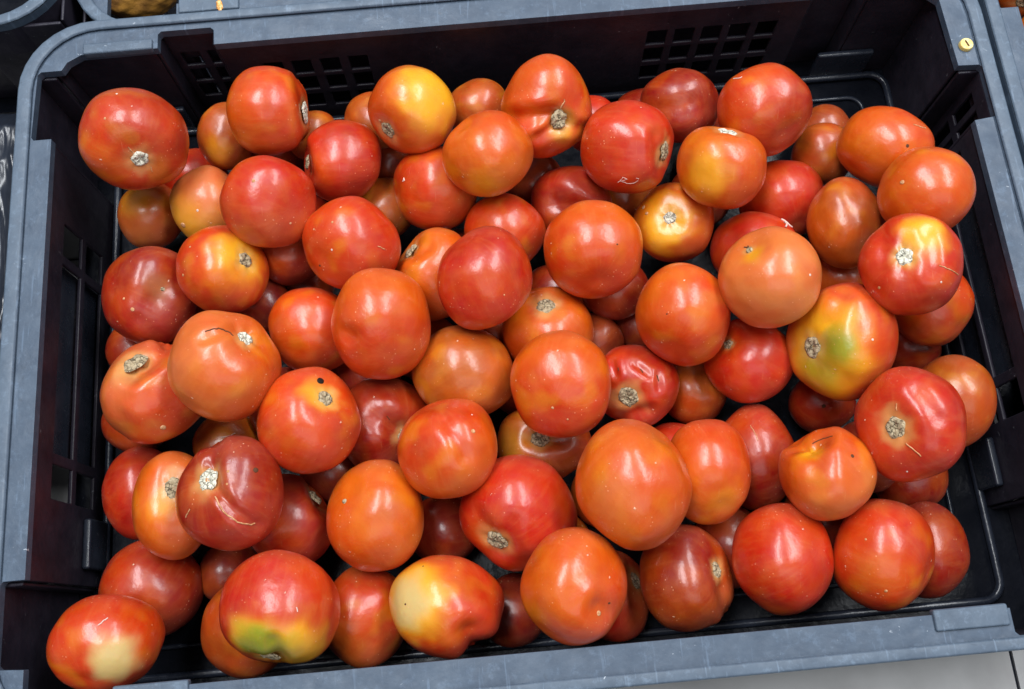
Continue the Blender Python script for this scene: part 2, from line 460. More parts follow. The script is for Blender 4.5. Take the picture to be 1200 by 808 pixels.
    for (x0, x1, y0, y1) in ((0.2225, 0.2625, 0.1855, 0.1899), (-0.2625, -0.2225, 0.1855, 0.1899), (0.2760, 0.2811, -0.1210, -0.0905), (-0.2811, -0.2760, -0.1210, -0.0905)):
        m = MB(); m.box(x0, x1, y0, y1, 0.004, 0.030); bevel(m.build('base_block', M['ridge'], c), 0.0016)
    # added plate behind the end wall slots, for the bluish lit surface there
    for s in (-1, 1):
        m = MB(); m.box(*sorted((s * 0.2880, s * 0.2900)), -0.0600, 0.0640, 0.005, 0.075); m.build('slot_backing', M['ridge'], c)
    return c


def copy_tree(o, parent=None):
    c = o.copy(); COL.objects.link(c); c.parent = parent
    for ch in list(o.children): copy_tree(ch, c)
    return c


crate = make_crate()
tag(crate, 'black vegetable crate with a worn grey blue rim, holding the heap of tomatoes', 'crate', 'vegetable crates set side by side')
for lab, loc in (('neighbouring crate behind the tomato crate, a golden brown root in its corner', (0.0255, 0.4190, -0.0098)),
                 ('neighbouring crate beyond the right rim with orange tomatoes inside', (0.6045, 0.0360, 0.0)),
                 ('neighbouring crate touching only the top left corner of the photo, rounded end showing', (-0.5757, 0.4256, 0.0))):
    k = copy_tree(crate); k.location = loc; tag(k, lab)
# pin only on the heap's own crate
bm = bmesh.new()
bmesh.ops.create_cone(bm, cap_ends=True, segments=28, radius1=0.0044, radius2=0.0040, depth=0.003)
me = bpy.data.meshes.new('rivet'); bm.to_mesh(me); bm.free()
o = link('rivet', me, M['pin'], crate); o.location = (0.2858, 0.1424, H + 0.0012); bevel(o, 0.0006)
m = MB(); m.box(-0.0022, 0.0022, -0.0004, 0.0004, 0, 0.0006); o2 = m.build('rivet_slot', M['slit'], o); o2.location = (0, 0, 0.0013); o2.rotation_euler = (0, 0, 1.9)

# tomato table: id, photo centre and half axes, outline angle, layer, colour, stem scar, tint, patches, lobes, label
# id: cx,cy,rx,ry,ang(deg ccw on screen), layer, base, stem(px,py)|None, scar radius px, tilt colour (key, screen dx, dy up, amount)|None, patches [(px,py,r,key,amt)], lobes (n,amp), label
T=[
('a1',158,164,65,60,0,3,'Q',(163,187),9,('D',.3,.9,.5),[(120,195,30,'O',.5)],(5,.02),"dark orange red tomato alone in the back left corner, pale stem scar facing up"),
('a2',315,131,49,53,0,3.2,'Q',(363,130),12,('O',-.8,-.3,.5),[],(4,.03),"orange red tomato below the back wall slots, stem scar edge on at its right"),
('a3',266,160,35,40,0,2,'B',None,0,None,[(255,178,18,'Y',.5)],(0,0),"brownish tomato half hidden left of the orange red tomato by the back wall"),
('a4',180,252,40,40,0,1.5,'B',None,0,('P',0,-.6,.6),[(160,235,22,'Y',.4)],(4,.02),"tan orange tomato deep against the left wall, under the back left corner tomato"),
('a5',243,242,44,48,0,2,'P',None,0,('Y',-.5,-.8,.7),[],(0,0),"pale peach and yellow tomato tucked left of a bright red one"),
('a6',314,238,57,54,0,3.2,'R',None,0,('P',0,-.9,.35),[],(5,.02),"large bright red tomato lying in the upper left of the heap"),
('a7',262,316,55,53,0,3,'Q',(289,302),9,None,[(285,300,38,'Y',1.2),(275,330,26,'O',.6)],(5,.03),"red orange tomato with a yellow halo round its grey stem scar, near the left wall"),
('a8',176,347,56,58,0,2,'D',None,0,('R',-.5,-.5,.5),[(186,335,20,'C',.18)],(5,.035),"dark red bruised tomato with a dull sunken patch, against the left wall"),
('a9',265,430,67,65,0,3.3,'O',(289,396),9,('P',-.4,0,.5),[(250,400,26,'P',.4)],(5,.035),"big dull orange tomato with a white stem scar and a dark crack beside it"),
('a10',184,460,63,62,-20,2.3,'Q',(160,424),13,('P',-.9,.2,.5),[(146,440,16,'C',.35)],(3,.05),"orange red folded tomato with a long pale scar, half under the big dull orange one"),
('a11',362,492,61,63,0,3.2,'Q',(382,465),9,('R',-.3,-.8,.5),[(378,457,24,'Y',1)],(5,.02),"red tomato with a small black hole above its grey stem scar"),
('a12',402,189,49,48,20,2.6,'R',(350,190),8,('D',.6,.5,.4),[],(4,.025),"pinkish red tomato just right of the one by the back wall slots"),
('a13',412,286,59,55,-20,2.8,'Q',None,0,('R',.7,.2,.6),[],(5,.02),"orange red tomato speckled with pale dots, between two brighter ones in the upper left"),
('a14',342,302,38,36,0,1,'D',None,0,None,[],(0,0),"small dark red tomato deep in the gap below the large bright red one"),
('a15',447,380,58,66,8,3.4,'Q',None,0,('O',0,.9,.7),[(415,395,14,'D',.25)],(4,.03),"tall orange red tomato with an orange top, standing high left of centre"),
('a16',368,388,53,51,0,2.1,'Q',None,0,('O',-.4,-.2,.4),[],(4,.02),"orange red tomato partly hidden on the left side of the tall orange topped one"),
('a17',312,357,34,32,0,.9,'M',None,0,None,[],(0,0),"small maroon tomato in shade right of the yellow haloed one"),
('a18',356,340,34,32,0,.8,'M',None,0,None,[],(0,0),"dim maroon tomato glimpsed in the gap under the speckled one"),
('a19',483,129,52,52,0,3.2,'O',(453,152),10,('Q',-.7,-.3,.6),[(508,108,40,'Y',1.2),(500,135,24,'Y',.5)],(4,.02),"orange tomato with a yellow upper right half, near the back wall"),
('a20',560,126,36,34,0,1.8,'B',None,0,None,[(560,110,14,'P',.3)],(0,0),"brown orange tomato peeping out behind, between two upright ones at the back"),
('a21',572,180,54,51,0,3.2,'O',None,0,('Q',0,.6,.6),[(580,232,22,'G',.6),(570,222,26,'Y',.6)],(4,.02),"orange tomato with a greenish lower edge, at the back centre"),
('a22',440,146,36,34,0,1,'B',None,0,None,[],(0,0),"brown orange tomato showing as a sliver left of the yellow sided one"),
('a23',640,126,53,61,0,3.1,'Q',(657,141),10,('O',-.4,.6,.5),[(664,152,20,'Y',.9),(668,142,12,'Y',.6)],(3,.07),"tall creased orange tomato with a yellow stem hollow, in front of the back wall"),
('a24',510,222,49,50,0,2.1,'Q',None,0,('O',.2,0,.5),[],(0,0),"orange red tomato tucked beneath the yellow sided and the green edged ones"),
('a25',450,245,38,37,0,1,'B',None,0,None,[(455,240,14,'P',.4)],(0,0),"dull brown tomato in the gap right of the speckled orange red one"),  # pale patch paints a pink highlight into the skin colour
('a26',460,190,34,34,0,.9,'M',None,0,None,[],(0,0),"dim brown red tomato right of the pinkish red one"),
('a27',592,272,48,46,0,2.2,'Q',None,0,('O',0,-.4,.3),[],(4,.02),"orange red tomato showing its upper half above the smooth bright red one at centre"),
('a28',667,240,48,45,0,1.9,'D',None,0,('R',0,.6,.3),[],(5,.04),"dark glossy red tomato behind the round orange red one at upper centre"),
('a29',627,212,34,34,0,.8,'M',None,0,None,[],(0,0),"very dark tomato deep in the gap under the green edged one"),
('a30',568,326,56,61,0,3.4,'R',None,0,('D',0,.7,.3),[],(5,.02),"smooth bright red tomato standing near the centre of the heap"),
('a31',695,293,58,58,0,3.2,'Q',None,0,('O',.3,.7,.7),[],(4,.02),"round orange red tomato with an orange crown, right of the smooth bright red one"),
('a32',508,322,48,55,0,2.4,'O',(478,292),9,('Q',.2,-.8,.6),[],(4,.03),"orange tomato wedged behind the smooth red one, stem scar at its upper left edge"),
('a33',735,173,55,55,0,3.1,'R',(778,178),11,('Q',-.7,0,.5),[(782,182,18,'C',.35)],(5,.03),"shiny red tomato with a rough tan scar down its right side"),
('a34',796,124,46,44,0,2.3,'D',None,0,('R',0,-.6,.4),[],(5,.035),"dark red dented tomato close to the back wall slots on the right"),
('a35',692,146,34,34,0,1.5,'R',None,0,None,[],(0,0),"red tomato showing as a sliver behind the creased and the tan scarred ones"),
('a36',845,197,53,49,0,3.2,'O',(852,157),11,('Q',.7,-.2,.6),[(830,205,30,'Y',.7)],(5,.03),"yellow orange tomato at the back right with its stem scar on the top edge"),
('a37',895,129,56,55,-15,2.7,'Q',None,0,('D',.7,-.3,.6),[(880,150,28,'B',.3)],(4,.025),"large dusky orange red tomato at the back right, highest against the back wall"),
('a38',789,261,48,47,0,3.2,'O',(784,254),7,('Q',.7,-.4,.4),[(782,258,34,'Y',1.2),(770,285,20,'Y',.5)],(5,.02),"small orange tomato with a round stem scar in a yellow ring facing straight up"),
('a39',918,236,51,48,0,2.2,'R',None,0,('D',.4,-.3,.4),[],(4,.02),"red tomato below the large dusky one and above the pale peach one"),
('a40',955,190,38,37,0,1.7,'B',None,0,None,[],(0,0),"brown orange tomato in shade between the dusky one and the right hand orange pair"),
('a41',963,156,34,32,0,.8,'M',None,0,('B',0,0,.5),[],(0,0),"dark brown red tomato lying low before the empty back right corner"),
('a42',1037,174,58,48,-5,2.7,'O',None,0,('Q',.4,.6,.7),[],(4,.02),"orange tomato with a tiny blossom point, nearest to the back right corner"),
('a43',1084,225,57,53,-15,3.1,'O',None,0,('Q',.3,-.8,.5),[],(4,.02),"smooth orange tomato touching the right wall, above the red one with a yellow wedge"),
('a44',989,261,46,54,0,2.6,'B',None,0,('O',-.3,-.2,.8),[],(0,0),"egg shaped brown orange tomato between the peach one and the smooth orange one"),
('a45',902,327,61,60,-20,3.4,'P',(878,292),4,('O',-.5,.8,.5),[(878,293,16,'Y',.7)],(0,0),"pale peach orange tomato with a tiny dark star shaped mark at its top"),
('a46',1065,311,62,60,0,3.5,'R',(1057,300),10,('Q',-.5,-.5,.3),[(1062,300,24,'O',.9),(1080,272,28,'Y',1.1),(1060,300,16,'Y',.6)],(5,.03),"glossy red tomato with a yellow wedge above its white stem scar, by the right wall"),
('a47',883,292,52,44,0,2.5,'R',None,0,('D',-.6,-.3,.4),[],(0,0),"red tomato with a pale bristly calyx remnant, behind the pale peach one"),
('a48',800,369,56,61,0,3.2,'Q',None,0,('O',-.3,.3,.7),[],(4,.025),"tall orange red tomato right of centre, directly below the yellow ringed one"),
('a49',985,398,66,69,-15,2.8,'Q',(950,405),12,('R',.8,-.1,.4),[(955,414,64,'Y',1.3),(981,404,26,'G',1),(952,432,36,'G',.7)],(5,.03),"big red tomato with a yellow green shoulder round a rough grey stem scar"),
('a50',1090,361,50,48,0,1.9,'Q',None,0,('B',0,-.4,.4),[],(0,0),"dusky orange red tomato under the glossy red one with the yellow wedge"),
('a51',878,423,54,50,0,2.2,'R',(853,403),6,None,[],(4,.03),"red tomato under the pale peach one, small stem scar at its upper left"),
('a52',642,386,54,50,0,2.3,'O',(640,358),10,('Q',0,-.5,.3),[(640,362,22,'P',.5)],(5,.03),"orange tomato with a pale round stem scar, half covered by the one at dead centre"),
('a53',657,450,59,63,0,3.6,'Q',None,0,('O',0,.7,.7),[(650,500,26,'R',.5)],(4,.02),"round orange red tomato at the very centre with a red speckled underside"),
('a54',544,437,61,56,0,2.2,'B',None,0,('O',.3,-.2,.4),[],(5,.02),"brownish orange tomato half covered, left of the dead centre one"),
('a55',445,500,56,58,0,1.6,'D',(468,512),7,('Q',0,.3,.3),[],(5,.05),"dark red dented tomato deep in the heap right of the holed one"),
('a56',526,525,58,62,-25,3.3,'Q',None,0,('O',.6,-.6,.8),[],(3,.05),"orange red tomato with a soft crease and an orange lower side, below the brownish one"),
('a57',745,453,51,49,0,2.3,'R',(735,467),12,('D',.3,.3,.5),[(720,480,18,'P',.4)],(4,.05),"wrinkled deep red tomato with a chalky stem scar, right of the dead centre one"),
('a58',720,345,40,38,0,.8,'D',None,0,None,[],(0,0),"dark red tomato deep in the gap under the round orange red one"),
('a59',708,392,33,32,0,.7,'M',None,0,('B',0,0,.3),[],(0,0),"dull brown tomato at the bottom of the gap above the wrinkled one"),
('a60',818,456,40,40,0,1.4,'B',None,0,('Q',0,-.5,.4),[],(0,0),"brown orange tomato in the hollow between the wrinkled and the red one"),
('a61',742,567,68,77,0,3.6,'O',None,0,('Q',.8,-.4,.4),[(720,590,30,'P',.4)],(4,.03),"largest tomato of the heap, tall and orange, in the lower middle"),
('a62',828,553,52,62,0,2.7,'O',None,0,('Q',.4,.6,.8),[(850,590,20,'Y',.3)],(4,.02),"orange tomato leaning on the right side of the largest one"),
('a63',884,536,49,63,0,2,'D',None,0,('Q',0,.8,.6),[],(4,.03),"dark red long tomato with wet looking scratches, right of the leaning orange one"),
('a64',969,554,58,56,-20,3,'O',(948,522),0,('P',.3,-.5,.5),[(945,520,20,'Y',.8)],(3,.08),"yellow orange tomato with a deep slit shaped fold on top"),
('a65',1064,498,66,68,0,3.4,'R',(1047,503),12,('Q',-.6,-.3,.5),[(1047,503,26,'O',.6)],(5,.025),"large red tomato with a cracked grey stem scar, in the lower right of the heap"),
('a66',1114,473,53,57,-25,2.3,'B',None,0,('Q',.4,-.6,.4),[],(0,0),"brown orange tomato behind the large red one, beside the right wall"),
('a67',963,473,40,36,0,1.5,'D',None,0,('R',0,0,.3),[],(0,0),"dark red tomato in the gap above the folded yellow orange one"),
('a68',638,520,56,46,0,1.9,'B',(634,516),9,('D',.7,-.3,.7),[(600,520,20,'G',.25)],(5,.04),"olive brown and red tomato with a grey scar, hidden under the dead centre one"),
('a69',608,600,69,67,-30,3,'R',(582,634),12,('Q',.2,.6,.3),[(565,635,26,'O',.7)],(4,.045),"wide red orange tomato with a tan oval scar at its lower left"),
('a70',672,686,63,70,0,3.7,'O',None,0,('Q',.6,-.6,.7),[(640,680,34,'O',.6)],(4,.025),"tall orange tomato with a dimple, leaning over the front rim"),
('a71',440,604,57,66,0,3.1,'O',None,0,('Q',-.3,-.5,.6),[(450,590,24,'B',.3)],(4,.025),"orange tomato with a matt brownish cheek, lower left of centre"),
('a72',520,622,42,42,0,1,'D',None,0,None,[],(0,0),"dark red tomato in the gap below the creased one"),
('a73',270,578,64,68,0,3.4,'D',(242,560),12,('R',.2,-.5,.5),[(240,565,30,'P',.45)],(3,.05),"deep red lobed tomato with a white star shaped scar and a thin split below it"),
('a74',203,592,48,64,0,2.6,'O',(203,572),11,('Q',.3,-.8,.4),[(190,590,20,'Y',.5)],(4,.03),"yellow orange tomato squeezed to the left of the deep red lobed one"),
('a75',168,578,48,55,0,2,'R',None,0,('D',-.5,.5,.4),[],(0,0),"red tomato nearest to the left wall below the slots"),
('a76',336,610,56,56,0,1.7,'D',(376,575),10,('R',0,-.4,.5),[],(4,.035),"dusky red tomato with a grey scar in shade, right of the deep red lobed one"),
('a77',329,711,71,67,0,3.3,'R',(318,765),11,('Q',.6,.2,.5),[(335,768,50,'Y',1.2),(300,748,30,'Y',1),(308,752,28,'G',1.1),(335,760,20,'G',.5)],(4,.03),"large red tomato with a green and yellow lower end, at the front left"),
('a78',290,737,54,58,0,2,'B',None,0,('Q',0,0,.4),[],(0,0),"brown orange tomato half under the green ended one at the front rim"),
('a79',179,690,62,58,0,2.4,'D',None,0,('Q',-.6,.3,.6),[],(4,.03),"dark red tomato in the lower left, resting above the cream patched one"),
('a80',126,757,69,58,0,3,'Q',None,0,('R',0,.7,.4),[(134,775,27,'C',1.6),(134,790,20,'C',1)],(4,.02),"orange red tomato with a cream patch, at the front left corner"),
('a81',268,520,42,38,0,1.6,'B',None,0,None,[],(0,0),"brown orange tomato in the gap above the deep red lobed one"),
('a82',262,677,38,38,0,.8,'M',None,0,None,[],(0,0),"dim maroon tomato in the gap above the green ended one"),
('a83',428,722,53,60,0,2,'Q',None,0,('B',-.3,-.5,.7),[],(0,0),"dusky orange brown tomato against the front wall, left of the yellow and red one"),
('a84',524,710,68,60,0,2.9,'Q',None,0,('R',.8,-.3,.5),[(480,700,48,'Y',1.3),(478,705,30,'C',1.1)],(3,.07),"heart shaped tomato, half cream yellow and half orange red, at the front rim"),
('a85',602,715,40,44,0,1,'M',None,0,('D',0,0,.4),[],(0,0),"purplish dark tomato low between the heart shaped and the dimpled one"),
('a86',718,698,43,54,0,2,'R',(744,680),9,('P',.6,.3,.4),[(748,690,18,'P',.5)],(4,.03),"pinkish red tomato peeking out right of the dimpled one at the front rim"),
('a87',805,677,55,63,0,2.4,'D',(843,666),9,('B',0,-.8,.5),[],(4,.03),"dark red tomato with a narrow scar on its right side, by the front rim"),
('a88',858,645,44,50,0,1,'D',None,0,('B',0,.4,.4),[],(0,0),"shaded dark pink tomato between the narrow scarred and the plain red one"),
('a89',917,655,60,66,0,2.8,'R',None,0,('Q',0,.4,.5),[(910,715,20,'O',.5)],(5,.03),"plain red tomato at the front rim, left one of the front right pair"),
('a90',1033,650,61,66,0,2.9,'Q',None,0,('R',0,.8,.5),[(1030,670,30,'O',.7)],(4,.025),"red tomato with an orange belly, right one of the front right pair"),
('a91',1085,642,49,57,0,1.6,'D',None,0,None,[],(0,0),"dark red tomato in shade behind the front right pair"),
('a92',1064,562,46,44,0,.9,'D',None,0,None,[],(0,0),"very dark red tomato under the large one with the cracked scar"),
('a93',985,328,40,38,0,1,'B',None,0,('Q',0,0,.4),[],(0,0),"shaded orange brown tomato below the egg shaped one"),
('a94',1065,405,38,36,0,.8,'D',None,0,None,[],(0,0),"dark tomato glimpsed right of the green shouldered one"),
('a95',368,160,32,30,0,1,'B',None,0,None,[],(0,0),"brown orange tomato peeping above the pinkish red one"),
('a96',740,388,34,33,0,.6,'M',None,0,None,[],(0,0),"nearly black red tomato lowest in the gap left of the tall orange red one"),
]

# solved resting places: x, y, z, depth from the lens
POS = {"a1": [-0.2253, 0.1215, 0.1055, 0.5687],
"a2": [-0.1488, 0.1427, 0.0896, 0.5913],
"a3": [-0.1837, 0.1455, 0.0595, 0.6203],
"a4": [-0.239, 0.103, 0.0407, 0.6254],
"a5": [-0.1975, 0.0985, 0.0556, 0.6104],
"a6": [-0.1481, 0.0775, 0.0967, 0.5658],
"a7": [-0.1801, 0.0434, 0.0797, 0.5718],
"a8": [-0.2301, 0.0369, 0.0644, 0.5838],
"a9": [-0.1717, -0.0243, 0.1044, 0.5288],
"a10": [-0.2212, -0.0271, 0.0732, 0.5572],
"a11": [-0.1289, -0.0558, 0.0895, 0.5347],
"a12": [-0.1068, 0.1134, 0.0724, 0.5999],
"a13": [-0.1019, 0.0517, 0.0835, 0.5717],
"a14": [-0.145, 0.0599, 0.0549, 0.6008],
"a15": [-0.0852, -0.0041, 0.0938, 0.5461],
"a16": [-0.1312, 0.0074, 0.0577, 0.5832],
"a17": [-0.1662, 0.0332, 0.0404, 0.6067],
"a18": [-0.1429, 0.0487, 0.0212, 0.6299],
"a19": [-0.0596, 0.1343, 0.0914, 0.5884],
"a20": [-0.0189, 0.1517, 0.0587, 0.6253],
"a21": [-0.0156, 0.0963, 0.0978, 0.5721],
"a22": [-0.087, 0.1485, 0.0581, 0.624],
"a23": [0.0237, 0.1294, 0.0898, 0.5898],
"a24": [-0.0506, 0.094, 0.0612, 0.6059],
"a25": [-0.0874, 0.0956, 0.0353, 0.6307],
"a26": [-0.0797, 0.1326, 0.0262, 0.6501],
"a27": [-0.0087, 0.0617, 0.0582, 0.6002],
"a28": [0.0354, 0.0785, 0.0542, 0.6095],
"a29": [0.0146, 0.1082, 0.0331, 0.638],
"a30": [-0.0237, 0.0174, 0.0966, 0.5506],
"a31": [0.0415, 0.0317, 0.09, 0.5619],
"a32": [-0.0556, 0.0367, 0.0598, 0.5908],
"a33": [0.0696, 0.0958, 0.0919, 0.5789],
"a34": [0.1116, 0.1369, 0.0647, 0.6174],
"a35": [0.0543, 0.1354, 0.0528, 0.6274],
"a36": [0.124, 0.0761, 0.0932, 0.5728],
"a37": [0.1576, 0.1154, 0.0885, 0.5891],
"a38": [0.0979, 0.0586, 0.0571, 0.602],
"a39": [0.1733, 0.0727, 0.0435, 0.6202],
"a40": [0.2047, 0.102, 0.0473, 0.6255],
"a41": [0.2158, 0.1302, 0.0254, 0.6547],
"a42": [0.2279, 0.084, 0.0855, 0.584],
"a43": [0.2346, 0.0417, 0.1093, 0.5492],
"a44": [0.2013, 0.0436, 0.0686, 0.5882],
"a45": [0.1376, -0.0007, 0.1047, 0.54],
"a46": [0.2124, -0.0044, 0.1171, 0.5282],
"a47": [0.145, 0.0353, 0.0591, 0.5941],
"a48": [0.0906, -0.0099, 0.079, 0.5613],
"a49": [0.1783, -0.0358, 0.0853, 0.5491],
"a50": [0.2456, -0.0127, 0.0626, 0.5785],
"a51": [0.1314, -0.0355, 0.0565, 0.5761],
"a52": [0.0117, -0.0052, 0.0591, 0.5805],
"a53": [0.0139, -0.048, 0.0905, 0.5382],
"a54": [-0.041, -0.0297, 0.0656, 0.5664],
"a55": [-0.0929, -0.0543, 0.0484, 0.5751],
"a56": [-0.0522, -0.0781, 0.0883, 0.5306],
"a57": [0.062, -0.0436, 0.0498, 0.5791],
"a58": [0.0574, 0.0223, 0.0463, 0.6013],
"a59": [0.0433, -0.0067, 0.0314, 0.6071],
"a60": [0.1021, -0.0435, 0.0241, 0.6044],
"a61": [0.046, -0.1096, 0.1036, 0.5084],
"a62": [0.0925, -0.1023, 0.0718, 0.5417],
"a63": [0.1301, -0.0913, 0.0377, 0.5781],
"a64": [0.1536, -0.1118, 0.0911, 0.5215],
"a65": [0.1991, -0.0911, 0.1039, 0.5158],
"a66": [0.2459, -0.0731, 0.0581, 0.5655],
"a67": [0.1808, -0.0596, 0.0259, 0.5993],
"a68": [0.0037, -0.0711, 0.0382, 0.5815],
"a69": [-0.0158, -0.1149, 0.0668, 0.5412],
"a70": [0.0091, -0.1591, 0.0953, 0.5016],
"a71": [-0.0969, -0.1099, 0.0719, 0.5366],
"a72": [-0.0626, -0.1167, 0.0241, 0.5809],
"a73": [-0.171, -0.0942, 0.0982, 0.5148],
"a74": [-0.2135, -0.0928, 0.0653, 0.5461],
"a75": [-0.2449, -0.0781, 0.0293, 0.5843],
"a76": [-0.1518, -0.1057, 0.0483, 0.5596],
"a77": [-0.1474, -0.1556, 0.0876, 0.5076],
"a78": [-0.1778, -0.1645, 0.0427, 0.5477],
"a79": [-0.2369, -0.1359, 0.0327, 0.5646],
"a80": [-0.2446, -0.1658, 0.076, 0.5144],
"a81": [-0.1933, -0.0511, 0.0255, 0.5964],
"a82": [-0.1935, -0.1296, 0.0218, 0.5774],
"a83": [-0.11, -0.1633, 0.0407, 0.5509],
"a84": [-0.0603, -0.1626, 0.0674, 0.5264],
"a85": [-0.0241, -0.1672, 0.0235, 0.5676],
"a86": [0.0355, -0.1643, 0.0267, 0.5663],
"a87": [0.0754, -0.159, 0.0573, 0.539],
"a88": [0.1092, -0.1419, 0.0262, 0.5743],
"a89": [0.1282, -0.1541, 0.0692, 0.5299],
"a90": [0.1822, -0.1569, 0.0737, 0.5256],
"a91": [0.222, -0.1551, 0.039, 0.5599],
"a92": [0.2256, -0.1103, 0.0258, 0.5855],
"a93": [0.2062, 0.0198, 0.0306, 0.6179],
"a94": [0.2444, -0.0269, 0.0228, 0.6126],
"a95": [-0.1296, 0.1478, 0.0462, 0.6346],
"a96": [0.0733, 0.0007, 0.0211, 0.6195]}
# tomatoes below: photo centre, radius, place
FILL = [[160.4, 492.4, 41.6, [-0.2518, -0.0304, 0.0245, 0.6024], "dim buried tomato in the gap below the folded tomato by the left wall"],
[391.5, 554.3, 40.6, [-0.1283, -0.0752, 0.0236, 0.5923], "dim buried tomato in the gap below the tomato with the black hole"],
[162.7, 411.6, 39.2, [-0.2519, 0.0155, 0.0237, 0.6163], "dim buried tomato in the gap below the bruised dark red tomato"],
[727.3, 227.4, 43.0, [0.0721, 0.0958, 0.0268, 0.6413], "dim buried tomato in the gap left of the small tomato with the yellow ring"],
[229.7, 212.8, 40.0, [-0.2151, 0.133, 0.0253, 0.649], "dim buried tomato in the gap above the pale peach and yellow tomato"],
[653.0, 350.9, 42.4, [0.0218, 0.0252, 0.0257, 0.6214], "dim buried tomato in the gap left of the orange crowned round tomato"],
[430.2, 437.1, 40.8, [-0.1048, -0.0128, 0.0243, 0.6098], "dim buried tomato in the gap above the dented dark red tomato"],
[1014.9, 535.3, 43.7, [0.1913, -0.0994, 0.0539, 0.5611], "dim buried tomato in the gap right of the folded yellow orange tomato"],
[323.1, 174.1, 40.5, [-0.1602, 0.1527, 0.0259, 0.655], "dim buried tomato in the gap above the large bright red tomato"],
[499.4, 407.9, 40.1, [-0.0659, 0.0005, 0.0241, 0.6144], "dim buried tomato in the gap right of the tall orange topped tomato"],
[790.3, 536.9, 43.2, [0.0837, -0.0854, 0.0249, 0.5913], "dim buried tomato in the gap below the wrinkled deep red tomato"],
[758.3, 141.3, 39.1, [0.0973, 0.1504, 0.0251, 0.6589], "dim buried tomato in the gap left of the dented tomato near the back slots"],
[821.1, 229.6, 37.8, [0.1262, 0.0907, 0.0239, 0.6435], "dim buried tomato in the gap right of the small tomato with the yellow ring"],
[963.8, 609.8, 49.5, [0.1674, -0.1317, 0.0277, 0.5767], "dim buried tomato in the gap below the folded yellow orange tomato"],
[616.0, 449.9, 40.5, [-0.004, -0.0293, 0.0241, 0.6069], "dim buried tomato in the gap left of the tomato at dead centre"],
[713.6, 576.9, 45.1, [0.0406, -0.1029, 0.0257, 0.5849], "dim buried tomato in the gap left of the largest tomato"],
[361.1, 265.2, 38.2, [-0.1398, 0.0932, 0.024, 0.6401], "dim buried tomato in the gap below the pinkish red tomato"],
[575.7, 390.1, 40.0, [-0.0231, 0.0068, 0.0242, 0.6168], "dim buried tomato in the gap below the smooth bright red tomato"],
[339.8, 477.5, 49.0, [-0.1537, -0.032, 0.0284, 0.5997], "dim buried tomato in the gap left of the tomato with the black hole"],
[536.0, 305.4, 38.4, [-0.0414, 0.0592, 0.0238, 0.632], "dim buried tomato in the gap above the orange tomato wedged behind the smooth red one"],
[223.9, 334.8, 38.5, [-0.2184, 0.0579, 0.0237, 0.629], "dim buried tomato in the gap below the yellow haloed tomato"],
[652.6, 640.2, 42.6, [0.0054, -0.1324, 0.0241, 0.5775], "dim buried tomato in the gap above the dimpled tomato on the front rim"],
[428.9, 623.9, 41.9, [-0.11, -0.1136, 0.0239, 0.5813], "dim buried tomato in the gap below the tomato with the matt brownish cheek"],
[243.5, 412.7, 43.8, [-0.2065, 0.01, 0.0261, 0.6131], "dim buried tomato in the gap right of the bruised dark red tomato"],
[840.8, 170.3, 38.0, [0.1431, 0.1272, 0.0243, 0.6538], "dim buried tomato in the gap right of the dented tomato near the back slots"]]

# ------------------------------------------------------------------ tomatoes
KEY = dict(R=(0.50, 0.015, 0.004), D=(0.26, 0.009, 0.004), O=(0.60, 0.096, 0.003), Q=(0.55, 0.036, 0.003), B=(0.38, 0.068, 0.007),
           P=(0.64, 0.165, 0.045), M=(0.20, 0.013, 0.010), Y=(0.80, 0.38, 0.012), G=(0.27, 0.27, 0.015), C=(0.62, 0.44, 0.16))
KEY = {k: Vector(v) for k, v in KEY.items()}
